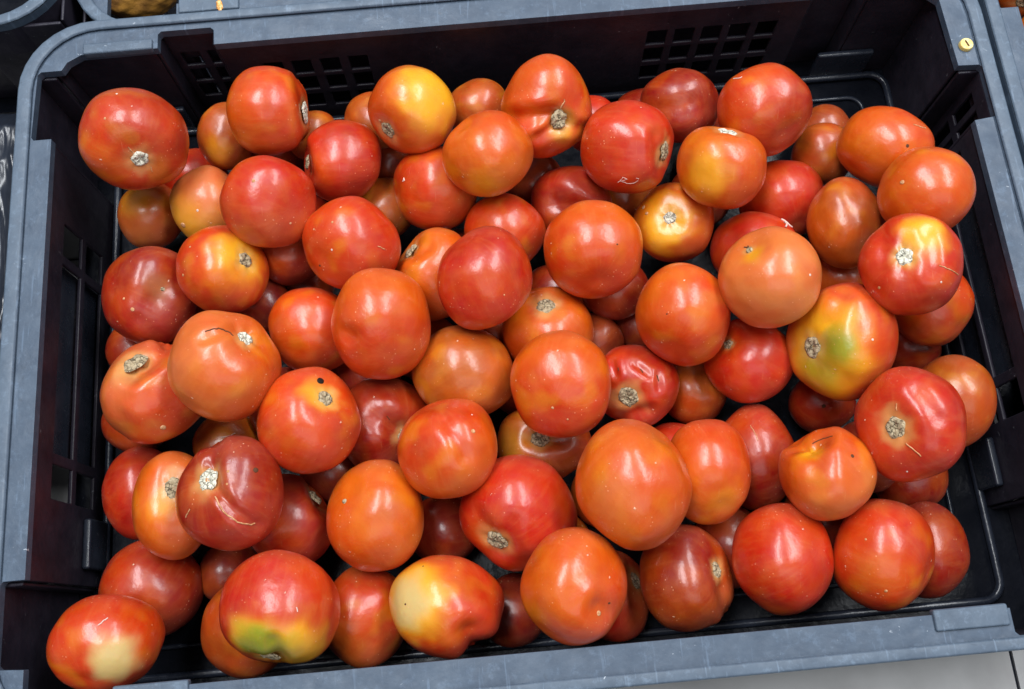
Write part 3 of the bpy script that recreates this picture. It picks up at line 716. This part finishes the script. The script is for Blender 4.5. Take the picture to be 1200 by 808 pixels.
# folds and dimples: photo polyline, width px, depth in px
CREASE = {
    'a23': [([(600, 138), (640, 136), (657, 141)], 9, 9), ([(657, 141), (672, 150), (690, 150)], 7, 5), ([(630, 160), (650, 148)], 6, 5)],
    'a64': [([(935, 522), (952, 519), (968, 512)], 9, 7), ([(960, 522), (955, 565)], 13, 4), ([(1000, 520), (1005, 560)], 12, 2)],
    'a84': [([(563, 775), (556, 752), (552, 742)], 14, 11)],
    'a73': [([(250, 545), (256, 575), (275, 600), (300, 615)], 6, 6), ([(252, 510), (248, 545)], 8, 4)],
    'a10': [([(158, 440), (185, 420), (200, 395)], 9, 10), ([(150, 450), (140, 475), (150, 505)], 10, 3)],
    'a56': [([(522, 495), (535, 510), (545, 535)], 8, 4)],
    'a61': [([(806, 515), (812, 545)], 14, 4), ([(770, 520), (772, 600)], 14, 2)],
    'a8': [([(190, 338), (186, 348)], 18, 9), ([(165, 375), (180, 392)], 10, 4)],
    'a70': [([(703, 712), (706, 714)], 13, 8), ([(665, 700), (680, 680)], 12, 2)],
    'a15': [([(408, 390), (412, 394)], 9, 5)],
    'a55': [([(435, 490), (468, 505)], 10, 6), ([(452, 485), (455, 500)], 7, 4)],
    'a76': [([(372, 560), (378, 590)], 12, 8)],
    'a28': [([(650, 235), (690, 250)], 10, 6), ([(655, 250), (645, 270)], 8, 3)],
    'a34': [([(785, 125), (812, 120)], 13, 5)],
    'a77': [([(330, 766), (322, 750)], 8, 6)],
    'a49': [([(972, 375), (985, 350)], 10, 4), ([(965, 430), (990, 440)], 10, 2)],
    'a57': [([(718, 425), (722, 440)], 4, 3), ([(745, 428), (760, 440)], 4, 3), ([(770, 440), (772, 455)], 4, 3), ([(730, 490), (760, 480)], 7, 4)],
    'a46': [([(1035, 270), (1035, 315)], 8, 2.5), ([(1085, 275), (1088, 320)], 8, 2.5)],
    'a65': [([(1075, 460), (1095, 490)], 9, 2.5)],
    'a9': [([(240, 400), (275, 385), (289, 392)], 6, 4)],
    'a33': [([(768, 160), (772, 200)], 7, 4)],
    'a69': [([(600, 610), (590, 640)], 9, 3), ([(560, 600), (575, 625)], 8, 3)],
    'a83': [([(430, 690), (432, 750)], 14, 2)],
    'a87': [([(845, 690), (852, 720)], 7, 4)],
    'a2': [([(352, 90), (356, 170)], 7, 3)],
    'a12': [([(352, 178), (360, 205)], 9, 6)],
    'a32': [([(485, 300), (500, 290)], 8, 5)],
    'a68': [([(625, 515), (660, 520)], 8, 5)],
}
# raised or dark marks: photo polyline, radius px, material, name
MARK = {
    'a9': [([(243, 391), (258, 387), (268, 391), (276, 397)], 1.3, 'slit', 'crack')],
    'a65': [([(1060, 520), (1068, 526), (1077, 535)], 1.0, 'crack', 'crack'), ([(1051, 475), (1051, 486)], 0.8, 'crack', 'crack')],
    'a73': [([(254, 582), (262, 598), (278, 610), (292, 614), (300, 612)], 1.2, 'crack', 'crack'), ([(222, 604), (228, 592)], 0.9, 'crack', 'crack')],
    'a33': [([(725, 212), (735, 208), (731, 206), (727, 210), (738, 214), (746, 212), (748, 208), (742, 206)], 0.45, 'husk', 'dry_thread')],
    'a47': [([(914, 258), (920, 262), (926, 260)], 1.5, 'husk', 'calyx_bit'), ([(918, 268), (921, 261), (919, 254)], 1.4, 'husk', 'calyx_bit'), ([(926, 267), (921, 261), (914, 264)], 1.3, 'husk', 'calyx_bit')],
    'a64': [([(955, 520), (962, 516), (970, 513), (980, 510)], 0.9, 'slit', 'crack')],
    'a23': [([(655, 128), (660, 120), (659, 115)], 1.0, 'crack', 'crack')],
    'a1': [([(151, 172), (155, 178), (157, 182)], 0.9, 'crack', 'crack'), ([(174, 194), (177, 202)], 0.8, 'crack', 'crack')],
    'a45': [([(873, 291), (879, 292), (884, 290)], 1.4, 'slit', 'dry_star'), ([(877, 298), (879, 292), (876, 287)], 1.2, 'slit', 'dry_star')],
    'a46': [([(1095, 312), (1108, 318), (1118, 325)], 0.8, 'crack', 'crack')],
    'a80': [([(116, 738), (121, 733), (128, 729)], 1.0, 'husk', 'dry_thread')],
    'a24': [([(473, 214), (475, 210), (476, 216)], 0.9, 'husk', 'calyx_bit')],
    'a37': [([(860, 94), (868, 93), (872, 90)], 0.8, 'husk', 'dry_thread')],
    'a42': [([(1066, 150), (1076, 153), (1082, 156)], 0.8, 'crack', 'crack')],
    'a57': [([(725, 432), (728, 438)], 1.1, 'slit', 'crack'), ([(750, 433), (755, 440)], 1.1, 'slit', 'crack'), ([(769, 440), (771, 450)], 1.0, 'slit', 'crack')],
    'a81': [([(260, 513), (270, 511), (278, 507)], 0.9, 'husk', 'dry_thread')],
    'a55': [([(448, 488), (454, 494)], 1.0, 'slit', 'crack')],
    'a63': [([(880, 500), (884, 508), (889, 520)], 0.6, 'crack', 'scratch')],
    'a77': [([(346, 712), (348, 720)], 0.9, 'husk', 'dry_thread')],
    'a13': [([(441, 288), (447, 291), (452, 293)], 0.8, 'crack', 'crack')],
}
DOT = {
    'a11': [(374, 447, 4.2, 'dark', 'hole')], 'a42': [(1061, 173, 1.8, 'slit', 'blossom_point')], 'a70': [(712, 705, 1.5, 'slit', 'blossom_point'), (700, 716, 3.2, 'crack', 'blossom_point')],
    'a8': [(190, 339, 2.5, 'scar', 'blossom_point'), (158, 362, 2.2, 'crack', 'pock_mark'), (149, 350, 1.4, 'crack', 'pock_mark')], 'a48': [(783, 368, 1.0, 'slit', 'speck')],
    'a64': [(998, 534, 2.2, 'slit', 'speck')], 'a84': [(477, 708, 1.2, 'slit', 'speck'), (496, 666, 1.0, 'slit', 'speck')], 'a73': [(297, 553, 3.0, 'slit', 'puncture'), (267, 554, 1.6, 'crack', 'pock_mark'), (266, 568, 1.4, 'crack', 'pock_mark')],
    'a71': [(405, 588, 3.0, 'scar', 'scab')], 'a38': [(755, 243, 2.4, 'crack', 'pock_mark'), (759, 250, 2.0, 'crack', 'pock_mark')], 'a43': [(1059, 213, 2.5, 'crack', 'pock_mark')],
    'a19': [(446, 142, 2.2, 'crack', 'pock_mark')], 'a10': [(191, 500, 3.2, 'crack', 'pock_mark')], 'a54': [(483, 435, 1.0, 'slit', 'speck')], 'a53': [(648, 477, 1.6, 'crack', 'speck'), (665, 490, 1.2, 'crack', 'speck')],
    'a67': [(965, 476, 2.2, 'slit', 'blossom_point')], 'a49': [(1018, 397, 1.4, 'husk', 'speck')], 'a31': [(722, 287, 1.0, 'slit', 'speck')], 'a30': [(590, 345, 1.0, 'crack', 'speck')],
    'a5': [(216, 264, 3.0, 'crack', 'pock_mark'), (232, 247, 1.4, 'husk', 'speck')], 'a40': [], 'a13': [(391, 262, 1.3, 'crack', 'speck'), (370, 270, 1.2, 'crack', 'speck'), (390, 293, 1.3, 'husk', 'speck'), (376, 311, 1.4, 'slit', 'speck')],
    'a6': [(298, 215, 2.0, 'crack', 'pock_mark'), (338, 262, 1.3, 'crack', 'speck')], 'a7': [(218, 322, 1.6, 'crack', 'pock_mark'), (226, 290, 1.3, 'crack', 'speck')], 'a1': [(141, 114, 1.3, 'husk', 'speck'), (128, 142, 1.4, 'crack', 'speck')],
    'a65': [(1061, 552, 1.2, 'husk', 'speck'), (1080, 424, 1.0, 'slit', 'speck')], 'a56': [(554, 507, 2.6, 'crack', 'pock_mark'), (553, 488, 1.0, 'husk', 'speck')], 'a45': [(946, 324, 1.5, 'husk', 'speck')],
    'a46': [(1033, 337, 1.8, 'crack', 'pock_mark'), (1098, 331, 1.2, 'husk', 'speck')], 'a90': [(1035, 690, 1.8, 'crack', 'pock_mark'), (1016, 634, 1.3, 'crack', 'speck')], 'a41': [(540, 0, 0, 'crack', 'speck')][:0],
}
WHITE_SCAR = {'a1', 'a9', 'a46', 'a73', 'a38', 'a2', 'a36'}


def smooth(a, b, x):
    t = max(0.0, min(1.0, (x - a) / (b - a))); return t * t * (3 - 2 * t)


def seg_dist(p, a, b):
    d = (b[0] - a[0], b[1] - a[1]); L = d[0] ** 2 + d[1] ** 2
    t = 0 if L == 0 else max(0, min(1, ((p[0] - a[0]) * d[0] + (p[1] - a[1]) * d[1]) / L))
    return math.hypot(p[0] - a[0] - t * d[0], p[1] - a[1] - t * d[1])


def make_tomato(row, pos, group=None, name='tomato'):
    (tid, cx, cy, rx, ry, ang, lay, base, stem, sr, tilt, patches, lob, label) = row
    centre = Vector(pos[:3]); dep = pos[3]; mpp = dep / FPX          # metres per photo pixel at its depth
    vx, vy = (cx - 600) / FPX, -(cy - 404) / FPX                    # a body off the lens axis looks stretched outwards: real shape is rounder
    F = (RM @ Vector((vx, vy, -1))).rotation_difference(RM @ Vector((0, 0, -1))).inverted().to_matrix() @ RM
    cth = 1 / math.sqrt(1 + vx * vx + vy * vy); l2 = vx * vx + vy * vy + 1e-9
    rx0, ry0 = rx, ry
    rx = rx * math.sqrt((vx * vx * cth * cth + vy * vy) / l2); ry = ry * math.sqrt((vy * vy * cth * cth + vx * vx) / l2)
    rnd = random.Random(tid); seed = Vector((rnd.uniform(0, 50), rnd.uniform(0, 50), rnd.uniform(0, 50)))
    nth, nph = (52, 72) if lay >= 1.9 else (26, 36)
    n, amp = lob; p0, p1 = rnd.uniform(0, 6.28), rnd.uniform(0, 6.28)
    if stem:
        ox, oy = (stem[0] - cx) / rx / 0.84, -(stem[1] - cy) / ry / 0.84
        l = math.hypot(ox, oy)
        if l > 0.975: ox, oy = ox / l * 0.975, oy / l * 0.975
        ax = Vector((ox, oy, math.sqrt(1 - ox * ox - oy * oy)))
        dim = 0.13
    else:
        a = rnd.uniform(0, 6.28); z = -rnd.uniform(0.25, 0.9); q = math.sqrt(1 - z * z)
        ax = Vector((q * math.cos(a), q * math.sin(a), z)); dim = 0.10
    flat = rnd.uniform(0.86, 0.93)
    rot = ax.to_track_quat('Z', 'Y').to_matrix() @ Matrix.Rotation(rnd.uniform(0, 6.28), 3, 'Z')

    def surf(th, ph):
        s, c = math.sin(th), math.cos(th)
        lb = 1 + 0.75 * amp * math.cos(n * ph + p0 + 0.6 * math.sin(ph + p1)) * s ** 1.3 * (0.75 + 0.35 * c)
        q = Vector((s * math.cos(ph), s * math.sin(ph), c))
        nz = noise.noise(q * 1.1 + seed) * (0.02 if tid == 'a61' else 0.055) + noise.noise(q * 2.6 + seed) * 0.016
        r = lb * (1 + nz)
        # squarish shoulders
        z = (c + 0.10 * c * s * s) * flat * r
        rr = (s + 0.05 * s * c * c) * r
        dmp = math.exp(-(th / 0.40) ** 2) * (1 + 0.35 * amp * 10 * math.cos(n * ph + p0)) if th < 1.4 else 0
        z -= dim * dmp
        z += 0.035 * math.exp(-((math.pi - th) / 0.22) ** 2)
        return rot @ Vector((rr * math.cos(ph), rr * math.sin(ph), z))
    pts = [surf(1e-4, 0)] + [surf(math.pi * i / nth, 2 * math.pi * j / nph) for i in range(1, nth) for j in range(nph)] + [surf(math.pi - 1e-4, 0)]
    # fit the outline: scale about its own centre along the axes of its silhouette
    ca, sa = math.cos(math.radians(ang)), math.sin(math.radians(ang))
    us = [p.x * ca + p.y * sa for p in pts]; vs_ = [-p.x * sa + p.y * ca for p in pts]; zs = [p.z for p in pts]
    ku, kv = 2 * rx / (max(us) - min(us)), 2 * ry / (max(vs_) - min(vs_))
    kz = math.sqrt(ku * kv) * 0.95
    mu, mv, mz = (max(us) + min(us)) / 2, (max(vs_) + min(vs_)) / 2, (max(zs) + min(zs)) / 2

    def fit(p):
        u = (p.x * ca + p.y * sa - mu) * ku; v = (-p.x * sa + p.y * ca - mv) * kv
        return Vector((u * ca - v * sa, u * sa + v * ca, (p.z - mz) * kz))       # in photo pixels, camera axes
    R_ = math.sqrt(rx * ry)
    out, col, pol = [], [], []
    cre = CREASE.get(tid, [])
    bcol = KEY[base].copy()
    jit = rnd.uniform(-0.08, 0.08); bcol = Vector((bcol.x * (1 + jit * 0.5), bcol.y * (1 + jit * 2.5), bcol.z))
    pp = []
    for (px, py, pr, k, amt) in patches:
        u, v = (px - cx) / R_, -(py - cy) / R_; w = math.sqrt(max(0.02, 1 - u * u - v * v)); pp.append((Vector((u, v, w)), pr / R_, KEY[k], amt))
    hue2 = KEY['O'] if base in 'RQDM' else KEY['Q']
    cnt = len(pts)
    for i, p in enumerate(pts):
        q = fit(p)
        if q.z > -0.2 * R_:
            for path, w, dp in cre:
                sx, sy = cx + q.x, cy - q.y
                dd = min(seg_dist((sx, sy), path[k], path[k + 1]) for k in range(len(path) - 1))
                if dd < 3 * w:
                    q -= q.normalized() * dp * (math.exp(-(dd / w) ** 2) - 0.18 * math.exp(-((dd - 1.9 * w) / (0.7 * w)) ** 2))
        h = q / R_; hn = h.normalized()
        # ripeness colour of the skin
        c = bcol.copy()
        nz = noise.noise(hn * 1.4 + seed * 1.7); n2 = noise.noise(hn * 3.4 + seed * 2.3)
        c = c.lerp(hue2, 0.36 * smooth(-0.05, 0.6, nz + 0.3 * n2))
        c = c.lerp(KEY['D'] if base in 'RQDM' else KEY['Q'], 0.30 * smooth(0.1, 0.6, -nz + 0.3 * n2))
        if base in 'OQB': c = c.lerp(KEY['Y'], 0.22 * smooth(0.0, 0.75, n2 * 0.7 + noise.noise(hn * 1.9 + seed * 0.7)))
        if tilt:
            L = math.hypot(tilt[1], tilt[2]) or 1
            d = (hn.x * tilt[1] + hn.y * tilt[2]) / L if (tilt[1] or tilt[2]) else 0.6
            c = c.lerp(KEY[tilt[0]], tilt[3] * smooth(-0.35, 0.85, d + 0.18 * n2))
        for (pc, pr, kc, amt) in pp:
            d = (hn - pc).length / pr * (1 + 0.30 * n2 + 0.15 * nz)
            c = c.lerp(kc, min(1.0, amt) * (1 - smooth(0.35 if amt <= 1 else 0.5, 1.35, d)))
        if stem and sr > 0 and i < cnt - 1:
            th_ = 0 if i == 0 else math.pi * ((i - 1) // nph + 1) / nth
            c = c.lerp(Vector((0.62, 0.36, 0.12)), 0.55 * (1 - smooth(sr / R_ * 0.9, sr / R_ * 2.1, th_ * (1 + 0.5 * n2))))
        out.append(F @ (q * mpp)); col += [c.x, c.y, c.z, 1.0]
        if i == 0: th, ph = 0, 0
        elif i == cnt - 1: th, ph = math.pi, 0
        else: th, ph = math.pi * ((i - 1) // nph + 1) / nth, 2 * math.pi * ((i - 1) % nph) / nph
        pol += [9 * math.cos(ph) + seed.x, 9 * math.sin(ph) + seed.y, th * 1.2]
    faces = [(0, 1 + j, 1 + (j + 1) % nph) for j in range(nph)]
    for i in range(nth - 2):
        a = 1 + i * nph
        faces += [(a + j, a + nph + j, a + nph + (j + 1) % nph, a + (j + 1) % nph) for j in range(nph)]
    a = 1 + (nth - 2) * nph
    faces += [(a + j, cnt - 1, a + (j + 1) % nph) for j in range(nph)]
    me = bpy.data.meshes.new(name); me.from_pydata([tuple(v) for v in out], [], faces)
    at = me.attributes.new('skin', 'FLOAT_COLOR', 'POINT'); at.data.foreach_set('color', col)
    at = me.attributes.new('pole', 'FLOAT_VECTOR', 'POINT'); at.data.foreach_set('vector', pol)
    o = link(name, me, M['skin'], None, True); o.location = centre
    tag(o, label, 'tomato', group)
    bvh = BVHTree.FromPolygons(out, faces)
    vdir = F @ Vector((0, 0, -1))

    def hit(px, py):
        s = F @ (Vector((px - cx, -(py - cy), 0)) * mpp) - vdir * 0.2
        loc, nr, *_ = bvh.ray_cast(s, vdir)
        if loc is None:
            loc, nr, *_ = bvh.find_nearest(F @ (Vector((px - cx, -(py - cy), R_ * 0.2)) * mpp))
        return loc, nr
    if stem and sr > 0:
        # corky stem scar lying in the hollow
        ts = sr / R_ * 1.02; m = MB(); k2 = 28; rings = 7; rs = random.Random(tid + 's'); edge = [1 + 0.06 * math.cos(5 * 2 * math.pi * k / k2 + p0) + rs.uniform(-0.07, 0.07) for k in range(k2)]
        for i in range(rings + 1):
            for k in range(k2):
                f = i / rings; th = max(0.004, ts * f * (edge[k] * f + 1 - f)); q = fit(surf(th, 2 * math.pi * k / k2))
                lift = (1.0 + 0.8 * rs.random() + (0.9 if 0.5 < f < 0.8 else 0)) * (1 if i < rings else -0.7)
                if f < 0.25: lift -= 0.8
                m.v.append(tuple(F @ ((q + (fit(surf(0.3, 0)) * 0 + (F.inverted() @ (F @ (rot @ Vector((0, 0, 1))))) * lift * R_ / 62)) * mpp)))
        for i in range(rings):
            for k in range(k2):
                m.f.append((i * k2 + k, (i + 1) * k2 + k, (i + 1) * k2 + (k + 1) % k2, i * k2 + (k + 1) % k2))
        m.f.append(tuple(range(k2)))
        m.build('stem_scar', M['scarw' if tid in WHITE_SCAR else 'scar'], o, True)
    for path, w, mk, nm in MARK.get(tid, []):
        pl = []
        for a, b in zip(path, path[1:]):
            ns = max(2, int(math.hypot(b[0] - a[0], b[1] - a[1]) / 2.5))
            for k in range(ns):
                x, y = a[0] + (b[0] - a[0]) * k / ns, a[1] + (b[1] - a[1]) * k / ns
                l, nr = hit(x + rnd.uniform(-.5, .5), y + rnd.uniform(-.5, .5)); pl.append(l + nr * (0.3 if mk != 'slit' else -0.2) * w * mpp)
        m = MB(); m.tube(pl, w * mpp * 0.75, 6); m.build(nm, M[mk], o, True)
    for (px, py, r, mk, nm) in DOT.get(tid, []):
        l, nr = hit(px, py); bm = bmesh.new(); bmesh.ops.create_icosphere(bm, subdivisions=2, radius=r * mpp)
        R3 = nr.to_track_quat('Z', 'Y').to_matrix()
        for v in bm.verts:
            j = 1 + 0.15 * noise.noise(v.co * 3000); v.co = l + R3 @ Vector((v.co.x * j, v.co.y * j * 1.1, v.co.z * 0.22))
        me2 = bpy.data.meshes.new(nm); bm.to_mesh(me2); bm.free(); link(nm, me2, M[mk], o, True)
    return o


for row in T:
    make_tomato(row, POS[row[0]], 'tomatoes heaped in the crate')

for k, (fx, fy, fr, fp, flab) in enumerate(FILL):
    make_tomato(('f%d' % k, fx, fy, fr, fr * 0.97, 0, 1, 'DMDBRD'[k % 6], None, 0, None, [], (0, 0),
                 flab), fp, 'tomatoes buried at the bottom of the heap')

# ------------------------------------------------------------------ things around the crate
def at(px, py, z):
    d = RM @ Vector(((px - 600) / FPX, -(py - 404) / FPX, -1.0)); t = (z - CAM_LOC.z) / d.z
    return CAM_LOC + t * d, t


def side_tomato(tid, cx, cy, r, z, base, stem, sr, tilt, label, group, lay=2):
    p, t = at(cx, cy, z)
    return make_tomato((tid, cx, cy, r, r * 0.95, 0, lay, base, stem, sr, tilt, [], (4, .02), label), (p.x, p.y, p.z, t), group)


GR = 'tomatoes in the crate on the right'
side_tomato('b1', 1232, 52, 50, 0.055, 'O', None, 0, None, 'plain orange tomato at the right photo edge inside the neighbouring crate', GR)
side_tomato('b2', 1205, -22, 46, 0.060, 'O', (1202, 3), 8, None, 'orange tomato with a pale stem scar in the neighbouring crate, top right photo corner', GR)

# golden brown root in the crate behind
p, t = at(160, -18, 0.055)
bm = bmesh.new(); bmesh.ops.create_icosphere(bm, subdivisions=5, radius=1)
for v in bm.verts:
    q = v.co.copy(); k = 1 + 0.10 * noise.noise(q * 1.4) + 0.05 * noise.noise(q * 4) + 0.025 * noise.noise(q * 12)
    v.co = Vector((q.x * 0.030, q.y * 0.024, q.z * 0.022)) * k
me = bpy.data.meshes.new('root_vegetable'); bm.to_mesh(me); bm.free()
o = link('root_vegetable', me, M['potato'], None, True); o.location = p; o.rotation_euler = (0, 0, 0.2)
tag(o, 'rough golden brown root vegetable showing through the notch of the crate behind', 'vegetable')

# orange crumb on the rim at the back
p, t = at(258, 8, H)
bm = bmesh.new(); bmesh.ops.create_icosphere(bm, subdivisions=3, radius=1)
for v in bm.verts:
    q = v.co.copy(); k = 1 + 0.5 * noise.noise(q * 2.1 + Vector((3, 1, 2))); v.co = Vector((q.x * 0.0021, q.y * 0.0046, q.z * 0.0012)) * k
me = bpy.data.meshes.new('peel_scrap'); bm.to_mesh(me); bm.free()
o = link('peel_scrap', me, M['crumb'], None, True); o.location = (p.x, p.y, H + 0.001); o.rotation_euler = (0, 0, 0.15)
tag(o, 'small orange scrap of peel lying on the rim behind the crate', 'scrap')

# crumpled black plastic bag on the left
nu, nv = 150, 260; X0, X1, Y0, Y1 = -0.420, -0.2988, -0.205, 0.190
vs2, fs2 = [], []
for i in range(nu + 1):
    for j in range(nv + 1):
        u, v = i / nu, j / nv; x = X0 + (X1 - X0) * u; y = Y0 + (Y1 - Y0) * v
        q = Vector((x * 14, y * 14 + 0.5 * x, 0.3))
        rd = noise.ridged_multi_fractal(q * 0.9, 0.9, 2.1, 3, 0.9, 2.0)
        r2 = noise.ridged_multi_fractal(Vector((x * 55 + y * 6, y * 9, 1.7)), 0.9, 2.3, 4, 0.9, 2.0)
        edge = min(1, (1 - u) * 14 + 0.25, u * 6 + 0.2) * min(1, (1 - v) * 9 + 0.25) * min(1, v * 8)
        z = FZ + 0.004 + 0.088 * math.sqrt(max(0, edge)) * (0.86 + 0.07 * rd) + 0.0040 * r2
        x += (0.003 * noise.noise(q * 3) - 0.002) * (1 - u)
        vs2.append((x, y, z))
for i in range(nu):
    for j in range(nv):
        a = i * (nv + 1) + j; fs2.append((a, a + nv + 1, a + nv + 2, a + 1))
me = bpy.data.meshes.new('plastic_bag'); me.from_pydata(vs2, [], fs2)
o = link('plastic_bag', me, M['bag'], None, True)
tag(o, 'crumpled glossy black plastic bag lying along the left side of the crate', 'bag')
